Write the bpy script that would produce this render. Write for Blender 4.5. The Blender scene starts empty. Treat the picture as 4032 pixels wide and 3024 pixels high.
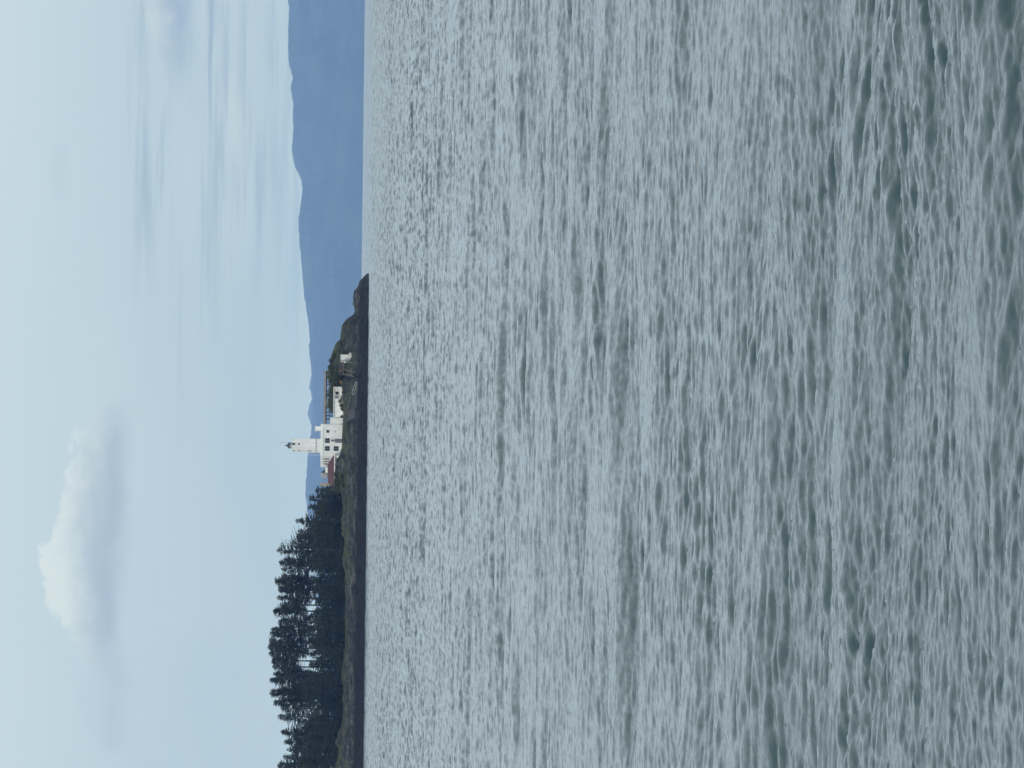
import bpy, math, random
import numpy as np
from mathutils import Matrix, Vector

# ------------------------------------------------------------------ camera
SC = bpy.context.scene
COL = SC.collection
FPX = 18000.0                     # focal length in photograph pixels (4032 wide)
CAM_H = 3.1
ROLL = 0.0122
PITCH = math.atan(600.0 / FPX)
cp, sp = math.cos(PITCH), math.sin(PITCH)
FWD = Vector((0, cp, -sp))
R0 = Vector((1, 0, 0)); U0 = Vector((0, sp, cp))
RGT = R0 * math.cos(ROLL) + U0 * math.sin(ROLL)
UPV = U0 * math.cos(ROLL) - R0 * math.sin(ROLL)
# the photograph is shown turned a quarter turn: its left edge is the sky
cam_d = bpy.data.cameras.new('camera')
cam = bpy.data.objects.new('camera', cam_d); COL.objects.link(cam)
m = Matrix.Identity(4)
for i in range(3):
    m[i][0] = -UPV[i]; m[i][1] = RGT[i]; m[i][2] = -FWD[i]
m[0][3], m[1][3], m[2][3] = 0, 0, CAM_H
cam.matrix_world = m
cam_d.sensor_fit = 'HORIZONTAL'; cam_d.sensor_width = 36.0
cam_d.lens = FPX / 4032 * 36.0
cam_d.clip_start = 0.1; cam_d.clip_end = 60000
SC.camera = cam

# ------------------------------------------------------------------ light
SUN_EL, SUN_AZ = math.radians(42), math.radians(205)   # azimuth clockwise from +Y: behind the viewer, a little left
SC.view_settings.view_transform = 'Standard'
SC.view_settings.look = 'None'
SC.view_settings.exposure = 0.0
SC.view_settings.gamma = 1.0
SC.view_settings.use_curve_mapping = False
sd = bpy.data.lights.new('sun', 'SUN'); sd.energy = 1.9; sd.angle = math.radians(12); sd.color = (1.0, 0.975, 0.94)
so = bpy.data.objects.new('sun', sd); COL.objects.link(so)
sdir = Vector((math.sin(SUN_AZ) * math.cos(SUN_EL), math.cos(SUN_AZ) * math.cos(SUN_EL), math.sin(SUN_EL)))
so.rotation_euler = sdir.to_track_quat('Z', 'Y').to_euler()
so.location = (0, -50, 60)

# ---- small expression helper for node trees
class E:
    nt = None
    def __init__(s, sock): s.k = sock
    @staticmethod
    def op(o, *a, clamp=False):
        n = E.nt.nodes.new('ShaderNodeMath'); n.operation = o; n.use_clamp = clamp
        for i, v in enumerate(a):
            if isinstance(v, E): E.nt.links.new(v.k, n.inputs[i])
            else: n.inputs[i].default_value = v
        return E(n.outputs[0])
    def __add__(s, o): return E.op('ADD', s, o)
    __radd__ = __add__
    def __sub__(s, o): return E.op('SUBTRACT', s, o)
    def __rsub__(s, o): return E.op('SUBTRACT', o, s)
    def __mul__(s, o): return E.op('MULTIPLY', s, o)
    __rmul__ = __mul__
    def __truediv__(s, o): return E.op('DIVIDE', s, o)
    def sat(s): return E.op('ADD', s, 0.0, clamp=True)
    def smooth(s, a, b):
        n = E.nt.nodes.new('ShaderNodeMapRange'); n.interpolation_type = 'SMOOTHSTEP'
        E.nt.links.new(s.k, n.inputs['Value'])
        n.inputs['From Min'].default_value = a; n.inputs['From Max'].default_value = b
        return E(n.outputs[0])
def e_comb(x, y, z):
    n = E.nt.nodes.new('ShaderNodeCombineXYZ')
    for i, v in enumerate((x, y, z)):
        if isinstance(v, E): E.nt.links.new(v.k, n.inputs[i])
        else: n.inputs[i].default_value = v
    return n.outputs[0]
def e_noise(vec, scale, detail=4, rough=0.55, dist=0.0):
    n = E.nt.nodes.new('ShaderNodeTexNoise'); n.noise_dimensions = '3D'
    E.nt.links.new(vec, n.inputs['Vector'])
    n.inputs['Scale'].default_value = scale; n.inputs['Detail'].default_value = detail
    n.inputs['Roughness'].default_value = rough; n.inputs['Distortion'].default_value = dist
    return E(n.outputs['Fac'])
def e_ramp(fac, stops):
    n = E.nt.nodes.new('ShaderNodeValToRGB')
    E.nt.links.new(fac.k, n.inputs[0])
    el = n.color_ramp.elements
    while len(el) < len(stops): el.new(0.5)
    for e, (p, c) in zip(el, stops):
        e.position = p; e.color = (*c, 1)
    return n.outputs[0]
def e_mix(fac, a, b, mode='MIX'):
    n = E.nt.nodes.new('ShaderNodeMix'); n.data_type = 'RGBA'; n.blend_type = mode
    if isinstance(fac, E): E.nt.links.new(fac.k, n.inputs[0])
    else: n.inputs[0].default_value = fac
    for i, v in ((6, a), (7, b)):
        if isinstance(v, tuple): n.inputs[i].default_value = (*v, 1)
        else: E.nt.links.new(v, n.inputs[i])
    return n.outputs[2]
def lin(r, g, b):
    f = lambda c: (c / 255 / 12.92) if c <= 10 else ((c / 255 + 0.055) / 1.055) ** 2.4
    return (f(r), f(g), f(b))

# ---- sky: physical sky veiled by thin bright overcast, with one cumulus and a few streaks
W = bpy.data.worlds.new('World'); SC.world = W; W.use_nodes = True
E.nt = W.node_tree; E.nt.nodes.clear()
tc = E.nt.nodes.new('ShaderNodeTexCoord')
sx = E.nt.nodes.new('ShaderNodeSeparateXYZ'); E.nt.links.new(tc.outputs['Generated'], sx.inputs[0])
dx, dy, dz = E(sx.outputs[0]), E(sx.outputs[1]), E(sx.outputs[2])
ele = E.op('ARCSINE', dz)
az = E.op('ARCTAN2', dx, dy) * 1.3846; el = ele * 1.3846      # cloud coordinates
sky = E.nt.nodes.new('ShaderNodeTexSky'); sky.sky_type = 'NISHITA'; sky.sun_disc = False
sky.sun_elevation = SUN_EL; sky.sun_rotation = SUN_AZ
sky.air_density = 1.0; sky.dust_density = 3.0; sky.ozone_density = 1.0; sky.altitude = 0
K = 10.0                                                   # ramp colours are for a background strength of 1/K
t = E.op('POWER', E.op('MAXIMUM', ele, 0.0) / 1.5708, 0.5)
veil = e_ramp(t, [(0.0, (0.445, 0.605, 0.80)), (0.12, (0.44, 0.60, 0.74)), (0.17, (0.50, 0.655, 0.765)), (0.222, (0.585, 0.73, 0.82)),
                  (0.32, (0.71, 0.82, 0.91)), (0.55, (0.91, 1.03, 1.11)), (1.0, (1.2, 1.28, 1.3))])
bank = e_noise(e_comb(az * 14.0 + 2.0, el * 60.0, 9.0), 1.0, 4, 0.55).smooth(0.40, 0.66) * az.smooth(0.0, 0.10) * (1.0 - el.smooth(0.035, 0.065))
veil = e_mix(bank * 0.45, veil, lin(214, 232, 238))
# broad drift of brightness and thin level streaks
drift = e_noise(e_comb(az * 9.0, el * 22.0, 3.1), 1.0, 3, 0.5)
veil = e_mix(((drift - 0.45) * 0.9).sat() * (1.0 - el.smooth(0.13, 0.25)), veil, lin(212, 229, 236))
st = e_noise(e_comb(az * 10.0 + 4.0, el * 190.0, 1.7), 1.0, 4, 0.55, 0.3)
right = az.smooth(-0.03, 0.09)
stm = st.smooth(0.50, 0.72) * (right * 0.85 + 0.10) * (1.0 - el.smooth(0.055, 0.085))
veil = e_mix(stm * 1.0, veil, lin(150, 176, 198))
def cloud(base, a0, half, e_bot, tilt, hgt, peak, seed, amt, top_c, bot_c, lean=0.0, rag=1.0):
    """a flat-bottomed cumulus in sky angles: az centre and half width, level base, bumpy crown"""
    v = e_comb(az * 1.0 + seed, el * 1.5, seed)
    n0 = e_noise(v, 20.0, 2, 0.5)
    n1 = e_noise(v, 62.0, 7, 0.62, 0.4)
    n2 = e_noise(v, 210.0, 5, 0.65)
    a = (az - a0) / half
    s = a - peak
    dome = E.op('MAXIMUM', 1.0 - E.op('POWER', E.op('ABSOLUTE', a), 2.5), 0.0)
    bump = E.op('EXPONENT', E.op('POWER', E.op('ABSOLUTE', s * 2.6), 2.0) * -1.0)
    h = (dome * 0.80 + dome * bump * 0.16) * hgt
    y = el - e_bot - az * tilt
    top = h - y + (n0 - 0.5) * (hgt * 0.7 * rag) + (n1 - 0.5) * (hgt * 0.62 * rag) + (n2 - 0.5) * (hgt * 0.22 * rag)
    edge = top.smooth(-0.0004, 0.0018)
    low = (y + (n1 - 0.5) * 0.007 + (n0 - 0.5) * 0.005).smooth(-0.0035, 0.0045)
    side = (1.0 - E.op('ABSOLUTE', a + (n0 - 0.5) * 0.5 + (n1 - 0.5) * 0.3)).smooth(0.0, 0.45)
    wisp = (n1 * 0.6 + n2 * 0.4).smooth(0.25, 0.60)
    d = edge * low * side * (wisp * 0.25 + 0.75) * amt
    rel = (y / hgt + (n1 - 0.5) * 0.55 + (n2 - 0.5) * 0.25 + (n0 - 0.5) * 0.5 - a * lean).smooth(0.10, 0.78)
    return e_mix(d, base, e_mix(rel, bot_c, top_c))
veil = cloud(veil, -0.0475, 0.0475, 0.0695, -0.02, 0.0260, -0.10, 22.1, 0.95, lin(221, 236, 241), lin(167, 188, 208))
veil = cloud(veil, 0.1800, 0.1060, 0.0520, 0.0, 0.0260, -0.15, 4.2, 0.95, lin(230, 243, 246), lin(150, 176, 204), 0.0, 0.5)
veil = cloud(veil, -0.0985, 0.0190, 0.0690, 0.0, 0.0140, 0.0, 12.4, 0.45, lin(186, 210, 222), lin(164, 190, 207))
veil = cloud(veil, 0.0620, 0.0120, 0.0900, 0.0, 0.0050, 0.0, 22.4, 0.3, lin(180, 204, 217), lin(164, 190, 207))
sc_ = E.nt.nodes.new('ShaderNodeVectorMath'); sc_.operation = 'SCALE'
E.nt.links.new(veil, sc_.inputs[0]); sc_.inputs[3].default_value = K
mixed = e_mix(0.88, sky.outputs[0], sc_.outputs[0])
bg = E.nt.nodes.new('ShaderNodeBackground'); bg.inputs[1].default_value = 0.1
E.nt.links.new(mixed, bg.inputs[0])
wo = E.nt.nodes.new('ShaderNodeOutputWorld'); E.nt.links.new(bg.outputs[0], wo.inputs[0])
W.cycles.sampling_method = 'MANUAL'; W.cycles.sample_map_resolution = 1024
SC.cycles.max_bounces = 6; SC.cycles.diffuse_bounces = 3; SC.cycles.glossy_bounces = 3
SC.cycles.volume_bounces = 2
SC.cycles.use_denoising = True

# ------------------------------------------------------------------ helpers
YO = 494.0                        # the headland is laid out with its own depth origin, then set this far back
def P(ty, tx, Y):
    """point of the headland at depth Y (before it is set back) seen at photograph pixel (tx, ty)"""
    a = (3024 - ty - 1512) / FPX; b = (2016 - tx) / FPX
    d = FWD + RGT * a + UPV * b
    k = (Y + YO) / d.y
    return Vector((d.x * k, Y, CAM_H + d.z * k))
def PX(Y): return (Y + YO) / FPX
def tag(o, label=None, cat=None, group=None, kind=None):
    if label: o['label'] = label
    if cat: o['category'] = cat
    if group: o['group'] = group
    if kind: o['kind'] = kind
    return o
def empty(name, loc, rz=0.0):
    o = bpy.data.objects.new(name, None); COL.objects.link(o)
    o.location = loc; o.rotation_euler = (0, 0, rz); o.empty_display_size = 0.5
    return o
def link_mesh(name, verts, faces, mat, parent=None, smooth=False):
    me = bpy.data.meshes.new(name)
    me.from_pydata([tuple(v) for v in verts], [], faces)
    me.materials.append(mat)
    if smooth:
        me.polygons.foreach_set('use_smooth', [True] * len(me.polygons))
    me.update()
    o = bpy.data.objects.new(name, me); COL.objects.link(o)
    if parent: o.parent = parent
    return o
def fast_mesh(name, V, Q, mat, parent=None, smooth=True):
    """numpy quads -> object"""
    me = bpy.data.meshes.new(name)
    nv, nf = len(V), len(Q); k = Q.shape[1]
    me.vertices.add(nv); me.vertices.foreach_set('co', np.ascontiguousarray(V, np.float32).ravel())
    me.loops.add(nf * k); me.loops.foreach_set('vertex_index', np.ascontiguousarray(Q, np.int32).ravel())
    me.polygons.add(nf)
    me.polygons.foreach_set('loop_start', np.arange(nf, dtype=np.int32) * k)
    me.polygons.foreach_set('loop_total', np.full(nf, k, np.int32))
    me.polygons.foreach_set('use_smooth', np.full(nf, smooth, bool))
    me.materials.append(mat); me.update(calc_edges=True)
    o = bpy.data.objects.new(name, me); COL.objects.link(o)
    if parent: o.parent = parent
    return o
def grid_quads(nr, nc):
    i = np.arange(nr - 1)[:, None] * nc + np.arange(nc - 1)[None, :]
    return np.stack([i, i + 1, i + nc + 1, i + nc], -1).reshape(-1, 4)
class VNoise:
    """tileable-free 2D value noise, summed in octaves"""
    def __init__(s, seed): s.T = np.random.default_rng(seed).random((256, 256))
    def one(s, x, y):
        xi = np.floor(x).astype(int); yi = np.floor(y).astype(int)
        fx = x - xi; fy = y - yi
        fx = fx * fx * (3 - 2 * fx); fy = fy * fy * (3 - 2 * fy)
        a = s.T[xi % 256, yi % 256]; b = s.T[(xi + 1) % 256, yi % 256]
        c = s.T[xi % 256, (yi + 1) % 256]; d = s.T[(xi + 1) % 256, (yi + 1) % 256]
        return (a * (1 - fx) + b * fx) * (1 - fy) + (c * (1 - fx) + d * fx) * fy
    def fbm(s, x, y, oct=5, gain=0.5):
        r = 0; a = 1; t = 0
        for i in range(oct):
            r = r + a * s.one(x * 2 ** i + 17.3 * i, y * 2 ** i + 5.7 * i); t += a; a *= gain
        return r / t - 0.5

# ------------------------------------------------------------------ materials
def new_mat(name):
    m_ = bpy.data.materials.new(name); m_.use_nodes = True
    E.nt = m_.node_tree
    return m_, E.nt.nodes['Principled BSDF']
def simple_mat(name, col, rough=0.8, var=0.15, scale=0.6, bump=0.0, spec=0.3, col2=None, stretch=(1, 1, 1)):
    m_, b = new_mat(name)
    tcn = E.nt.nodes.new('ShaderNodeTexCoord')
    mp = E.nt.nodes.new('ShaderNodeMapping'); mp.inputs['Scale'].default_value = stretch
    E.nt.links.new(tcn.outputs['Object'], mp.inputs[0])
    n = e_noise(mp.outputs[0], scale, 6, 0.6)
    c2 = col2 or tuple(c * (1 - 2.2 * var) for c in col)
    E.nt.links.new(e_mix(n.smooth(0.35, 0.68), c2, tuple(min(1, c * (1 + var * 0.4)) for c in col)), b.inputs['Base Color'])
    b.inputs['Roughness'].default_value = rough
    b.inputs['Specular IOR Level'].default_value = spec
    if bump:
        bn = E.nt.nodes.new('ShaderNodeBump'); bn.inputs['Strength'].default_value = bump; bn.inputs['Distance'].default_value = 0.1
        E.nt.links.new(n.k, bn.inputs['Height']); E.nt.links.new(bn.outputs[0], b.inputs['Normal'])
    return m_

# ------------------------------------------------------------------ water
def water_material():
    m_, b = new_mat('sea_water')
    g = E.nt.nodes.new('ShaderNodeNewGeometry')
    ln = E.nt.nodes.new('ShaderNodeVectorMath'); ln.operation = 'LENGTH'
    E.nt.links.new(g.outputs['Position'], ln.inputs[0]); r = E(ln.outputs['Value'])
    b.inputs['Base Color'].default_value = (*WATER_BODY, 1)
    b.inputs['IOR'].default_value = 1.333
    b.inputs['Specular IOR Level'].default_value = 0.5
    E.nt.links.new((E.op('POWER', (r / 900.0).sat(), 0.6) * 0.06 + 0.03).k, b.inputs['Roughness'])
    # wind ripples finer than the mesh
    mp = E.nt.nodes.new('ShaderNodeMapping'); mp.inputs['Scale'].default_value = (0.42, 1.0, 1.0)
    mp.inputs['Rotation'].default_value = (0, 0, math.radians(6))
    E.nt.links.new(g.outputs['Position'], mp.inputs[0])
    n1 = e_noise(mp.outputs[0], 9.0, 3, 0.6); n2 = e_noise(mp.outputs[0], 1.1, 4, 0.65)
    hgt = n1 * 0.004 * (1.0 - r.smooth(30, 160)) + n2 * 0.10 * r.smooth(60, 500)
    bn = E.nt.nodes.new('ShaderNodeBump'); bn.inputs['Strength'].default_value = 1.0; bn.inputs['Distance'].default_value = 1.0
    E.nt.links.new(hgt.k, bn.inputs['Height'])
    # wave groups and gusts too far off to be meshed: the surface leans a little to and fro
    def lean(sx_, sy_, amp, fade):
        q = E.nt.nodes.new('ShaderNodeMapping'); q.inputs['Scale'].default_value = (1 / sx_, 1 / sy_, 0)
        E.nt.links.new(g.outputs['Position'], q.inputs[0])
        return (e_noise(q.outputs[0], 1.0, 3, 0.6) - 0.53) * amp * fade
    tilt = lean(0.075, 0.06, 0.42, 1.0 - r.smooth(26, 48)) + lean(0.13, 0.22, 0.5, r.smooth(24, 42) * (1.0 - r.smooth(60, 110))) + lean(0.30, 0.8, 0.9, r.smooth(42, 115) * (1.0 - r.smooth(200, 380))) + lean(0.60, 3.2, 1.3, r.smooth(150, 260) * (1.0 - r.smooth(420, 800))) \
        + lean(1.1, 16.0, 1.35, r.smooth(320, 560) * (1.0 - r.smooth(1000, 2000))) + lean(3.5, 90.0, 1.4, r.smooth(800, 1500))
    va = E.nt.nodes.new('ShaderNodeVectorMath'); va.operation = 'ADD'
    E.nt.links.new(bn.outputs[0], va.inputs[0]); E.nt.links.new(e_comb(0.0, tilt, 0.0), va.inputs[1])
    vn = E.nt.nodes.new('ShaderNodeVectorMath'); vn.operation = 'NORMALIZE'
    E.nt.links.new(va.outputs[0], vn.inputs[0]); E.nt.links.new(vn.outputs[0], b.inputs['Normal'])
    return m_
WATER_BODY = (0.016, 0.042, 0.048)
SLOPE = 0.070          # saturation level of the wave slopes, per octave
def wave_tile(L, N, lmin, lmax, seed, th0, spread, lp=7.5, cst=SLOPE):
    rng = np.random.default_rng(seed)
    k1 = np.fft.fftfreq(N, 1.0 / N) * 2 * np.pi / L
    KX, KY = np.meshgrid(k1, k1, indexing='ij')
    k = np.hypot(KX, KY); k[0, 0] = 1
    th = np.arctan2(KX, KY) - th0
    lam = 2 * np.pi / k
    sp_ = np.abs(np.cos(th)) ** spread * (np.cos(th) > -0.2)
    sp_ /= max(1e-6, np.mean(np.abs(np.cos(np.linspace(-np.pi, np.pi, 720))) ** spread) * np.pi)
    S = cst ** 2 * k ** -4.0 * sp_ * np.exp(-1.25 * (lam / lp) ** 2)
    band = np.clip((np.log(lam / lmin)) / 0.35, 0, 1) * np.clip(np.log(lmax / lam) / 0.35 + 1, 0, 1)
    x = np.log(lam)                                             # more slope in the half-metre chop, less in the long waves
    wt = np.interp(x, np.log([0.045, 0.12, 0.25, 0.5, 1.0, 2.2, 4.0, 8.0]), [1.6, 2.25, 2.05, 1.15, 0.78, 0.82, 1.15, 1.35])
    S = S * (band * wt) ** 2; S[0, 0] = 0
    h = (rng.normal(size=(N, N)) + 1j * rng.normal(size=(N, N))) * np.sqrt(S) * (2 * np.pi / L)
    z = np.real(np.fft.ifft2(h)) * N * N
    dxs = np.real(np.fft.ifft2(-1j * KX / k * h)) * N * N
    dys = np.real(np.fft.ifft2(-1j * KY / k * h)) * N * N
    return L, N, np.stack([dxs, dys, z], -1)
def tile_sample(tile, x, y):
    L, N, F = tile
    fx = (x / L * N) % N; fy = (y / L * N) % N
    xi = np.floor(fx).astype(np.int32); yi = np.floor(fy).astype(np.int32)
    ax = (fx - xi)[..., None]; ay = (fy - yi)[..., None]
    x1 = (xi + 1) % N; y1 = (yi + 1) % N; xi %= N; yi %= N
    return (F[xi, yi] * (1 - ax) + F[x1, yi] * ax) * (1 - ay) + (F[xi, y1] * (1 - ax) + F[x1, y1] * ax) * ay
def build_water():
    rs = [1.5]
    while rs[-1] < 32000:
        r = rs[-1]
        if r < 12: d = 0.12
        elif r < 1850: d = min(r * r / (CAM_H * 4571) * 0.85, 0.00145 * r)
        else: d = 0.02 * r
        rs.append(r + d)
    rs = np.array(rs)
    dense = np.arange(-0.106, 0.10601, 0.00030)
    side = 0.106 + np.cumsum(np.geomspace(0.002, 0.25, 34)); side = side[side < 3.1]
    an = np.concatenate([-side[::-1], dense, side])
    Rg, A = np.meshgrid(rs, an, indexing='ij')
    X = Rg * np.sin(A); Y = Rg * np.cos(A)
    dr = np.gradient(rs)[:, None]
    V = np.zeros(X.shape + (3,)); V[..., 0] = X; V[..., 1] = Y
    bands = [  # size, N, shortest, longest, seed, direction, spread, rotate
        (173.0, 512, 2.2, 60, 3, 0.10, 3.5, 0.0),
        (41.0, 512, 0.62, 2.2, 5, -0.08, 4.0, 0.31),
        (11.3, 512, 0.17, 0.62, 8, 0.12, 3.6, -0.23),
        (3.1, 512, 0.045, 0.17, 13, 0.0, 2.8, 0.17)]
    gust = VNoise(77)
    for (L, N, a, b, seed, th, spr, rot) in bands:
        fade = np.clip(1.9 - dr / a * 0.95, 0, 1) * np.clip((1850 - rs[:, None]) / 700, 0, 1)
        sel = np.where(fade[:, 0] > 0)[0]
        if len(sel) == 0: continue
        e = sel[-1] + 1
        tile = wave_tile(L, N, a, b, seed, th + rot, spr)
        c, s = math.cos(rot), math.sin(rot)
        x = X[:e] * c + Y[:e] * s; y = -X[:e] * s + Y[:e] * c     # turned so that the tile does not line up with the view
        D = tile_sample(tile, x, y)
        f = fade[:e]
        if b < 3:                                              # ripples come in patches, with smoother water between
            pn = gust.fbm(X[:e] / (1.1 + b * 1.3) + seed, Y[:e] / (3.0 + b * 4.0), 3) * 2.6 + gust.fbm(X[:e] / 7.0, Y[:e] / 22.0 + seed, 2) * 0.8
            f = f * np.clip(1.0 + pn, 0.40, 1.7)
        chop = 1.15
        V[:e, :, 0] += f * chop * (D[..., 0] * c - D[..., 1] * s)
        V[:e, :, 1] += f * chop * (D[..., 0] * s + D[..., 1] * c)
        V[:e, :, 2] += f * D[..., 2]
    print('WATER', V.shape, 'rms', V[..., 2].std())
    o = fast_mesh('sea_water', V.reshape(-1, 3), grid_quads(*X.shape)[:, ::-1], water_material())
    tag(o, 'grey green rippled sea water stretching to the far hills', kind='structure')
build_water()

# ------------------------------------------------------------------ far hills
def curve(tab):
    tab = sorted(tab)
    a = np.array([q[0] for q in tab], float); b = np.array([q[1] for q in tab], float)
    return lambda x: np.interp(x, a, b)
def hills(name, Yr, depth, tab, label, seed, mat, xr):
    f = curve(tab)
    xs = np.arange(xr[0], xr[1], 13.0)
    ty = 1512 - xs / Yr * FPX
    v = f(ty)
    ridge = np.array([P(a, b, Yr - YO).z for a, b in zip(ty, v)])
    nz = VNoise(seed)
    ridge = ridge + nz.fbm(xs / 34, xs * 0 + 3.3, 3) * 11 + nz.one(xs / 13, xs * 0) * 5.0
    s = np.linspace(0, 1, 46)
    prof = np.sin(np.clip(s / 0.62, 0, 1) * np.pi / 2) ** 0.9 * np.where(s > 0.62, 1 - ((s - 0.62) / 0.38) ** 2 * 0.7, 1)
    Ys = Yr + (s - 0.62) * depth
    X, Yg = np.meshgrid(xs, Ys)
    base = nz.fbm(X / 700, Yg / 700, 5)
    shp = 4 * prof[:, None] * (1 - prof[:, None])
    Z = ridge[None, :] * np.clip(prof[:, None] + base * 0.35 * shp, 0, 1) + nz.fbm(X / 30, Yg / 30, 2) * 8 * shp
    Z[0] = -0.6
    V = np.stack([X, Yg, Z], -1)
    o = fast_mesh(name, V.reshape(-1, 3), grid_quads(*X.shape), mat)
    return tag(o, label, kind='structure')
hill_mat = simple_mat('forest_slope', (0.035, 0.05, 0.035), 0.95, 0.2, 0.004, spec=0.1)
RIDGE = [(-700, 1150), (-300, 1128), (0, 1135), (54, 1141), (146, 1135), (266, 1139), (300, 1150), (325, 1156), (358, 1146), (418, 1154), (521, 1156),
         (608, 1151), (650, 1157), (678, 1168), (722, 1189), (760, 1192), (814, 1187), (868, 1178), (900, 1176), (990, 1183), (1081, 1192),
         (1156, 1196), (1232, 1208.5), (1292, 1219), (1352, 1221), (1377, 1219), (1415, 1223), (1446, 1227), (1530, 1229), (1563, 1232),
         (1600, 1233), (1660, 1231), (1726, 1224), (1785, 1216), (1826, 1212), (1894, 1208), (1950, 1204), (2009, 1210), (2080, 1222),
         (2200, 1238), (2500, 1262), (3000, 1290), (3800, 1330)]
hills('far_hills', 30000, 4500, RIDGE, 'long blue wooded hills across the water', 21, hill_mat, (-6000, 5500))
HUMP = [(1200, 1270), (1460, 1232), (1500, 1224), (1535, 1219), (1562, 1226), (1580, 1231), (1592, 1224), (1605, 1219), (1627, 1213.6), (1645, 1213), (1671, 1221.5), (1683, 1226), (1720, 1232), (1850, 1270)]
hills('distant_hill', 37000, 3400, HUMP, 'pale rounded hill rising behind the blue hills beside the lighthouse', 22, hill_mat, (-1100, 1100))

# ------------------------------------------------------------------ haze
def build_haze():
    s = 39500.0; zt, zb = 575.0, -3.0
    v = [(-s, -s, zb), (s, -s, zb), (s, s, zb), (-s, s, zb), (-s, -s, zt), (s, -s, zt), (s, s, zt), (-s, s, zt)]
    f = [(0, 3, 2, 1), (4, 5, 6, 7), (0, 1, 5, 4), (1, 2, 6, 5), (2, 3, 7, 6), (3, 0, 4, 7)]
    m_ = bpy.data.materials.new('haze'); m_.use_nodes = True
    nt = m_.node_tree; nt.nodes.clear()
    o = nt.nodes.new('ShaderNodeOutputMaterial'); p = nt.nodes.new('ShaderNodeVolumePrincipled')
    p.inputs['Color'].default_value = (0.205, 0.385, 0.86, 1)
    p.inputs['Density'].default_value = 3.65e-5
    p.inputs['Anisotropy'].default_value = 0.0
    p.inputs['Absorption Color'].default_value = (1, 1, 1, 1)
    nt.links.new(p.outputs[0], o.inputs['Volume'])
    tag(link_mesh('haze', v, f, m_), 'pale blue haze in the air over the water', kind='stuff')
build_haze()

# ------------------------------------------------------------------ headland
SHORE = 1262.0
YF = 1277.0                        # depth of the seaward edge of the terrace
FRONT = curve([(1078, 1449), (1114, 1420), (1138, 1408), (1159, 1396), (1195, 1394), (1231, 1398), (1247, 1390), (1265, 1364), (1286, 1349),
               (1322, 1343), (1346, 1340), (1355, 1328), (1386, 1326), (1394, 1380), (1424, 1386), (1428, 1393), (1486, 1393), (1497, 1372), (1508, 1356), (1518, 1352), (1560, 1354), (1645, 1353), (1700, 1348),
               (1772, 1346), (1800, 1338), (1822, 1326), (1850, 1319), (1900, 1322), (1930, 1340), (1960, 1354), (2020, 1352), (2060, 1346), (2110, 1350), (2140, 1362),
               (2200, 1352), (2300, 1362), (2500, 1358), (2700, 1356), (2800, 1352), (2860, 1345), (2909, 1330), (2960, 1336), (3024, 1322), (3300, 1320), (3800, 1400)])
BACK = curve([(1078, 1449), (1114, 1421), (1195, 1394), (1231, 1397), (1247, 1389), (1265, 1362), (1286, 1347), (1322, 1341), (1346, 1338), (1355, 1324), (1388, 1311),
              (1403, 1306), (1444, 1299), (1480, 1302), (1523, 1318), (1600, 1318), (1660, 1322), (1790, 1326), (1850, 1315), (1930, 1316), (2000, 1322), (2200, 1322),
              (2600, 1322), (2900, 1312), (3024, 1306), (3300, 1312), (3800, 1400)])
NZ = VNoise(4)
LEDGE = VNoise(9)
def terrain(X, Y):
    X = np.asarray(X, float); Y = np.asarray(Y, float)
    ty = 1512 - X / PX(YF)
    k = PX(YF)
    wl = 1416 + ROLL * ((3024 - ty) - 1512) + CAM_H / k        # where z = 0 would show at that depth
    zf = (wl - FRONT(ty)) * k
    zb = (wl - BACK(ty)) * k
    wob = NZ.fbm(X / 9, Y / 9, 4)
    sh = SHORE + wob * 3.0 + 1.0
    d = (Y - sh)
    ins = np.clip(d / (YF - 3.0 - sh), 0, 1)
    # wave-cut ledge, then broken steps up to the terrace
    st = 0.30 * np.clip(ins / 0.30, 0, 1) ** 0.7 + 0.12 * np.clip((ins - 0.30) / 0.3, 0, 1) + 0.58 * np.clip((ins - 0.58) / 0.42, 0, 1) ** 0.8
    back = np.clip((Y - YF - 8.0) / 12.0, 0, 1); back = back * back * (3 - 2 * back)
    z = zf * st + (zb - zf) * back
    rough = NZ.fbm(X / 4.2, Y / 4.2, 6, 0.62) * 3.6 + LEDGE.fbm(X / 16, Y / 3.0, 4) * 2.0
    amt = np.clip(1.0 - (Y - YF + 2.5) / 2.5, 0.10, 1) * np.clip(zf / 5.0, 0.10, 1) * np.clip(ins / 0.15, 0, 1)
    z = z + rough * amt
    z = np.where(d < 0, -0.9 + 0.0 * d, z)
    # falls away again on the far side
    fall = np.clip((Y - 1332) / 20.0, 0, 1)
    z = z * (1 - fall) - 1.2 * fall
    xt = (1512 - 1078) * PX(YF)
    return np.where(X > xt - 0.6, -0.9, z)
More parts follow.
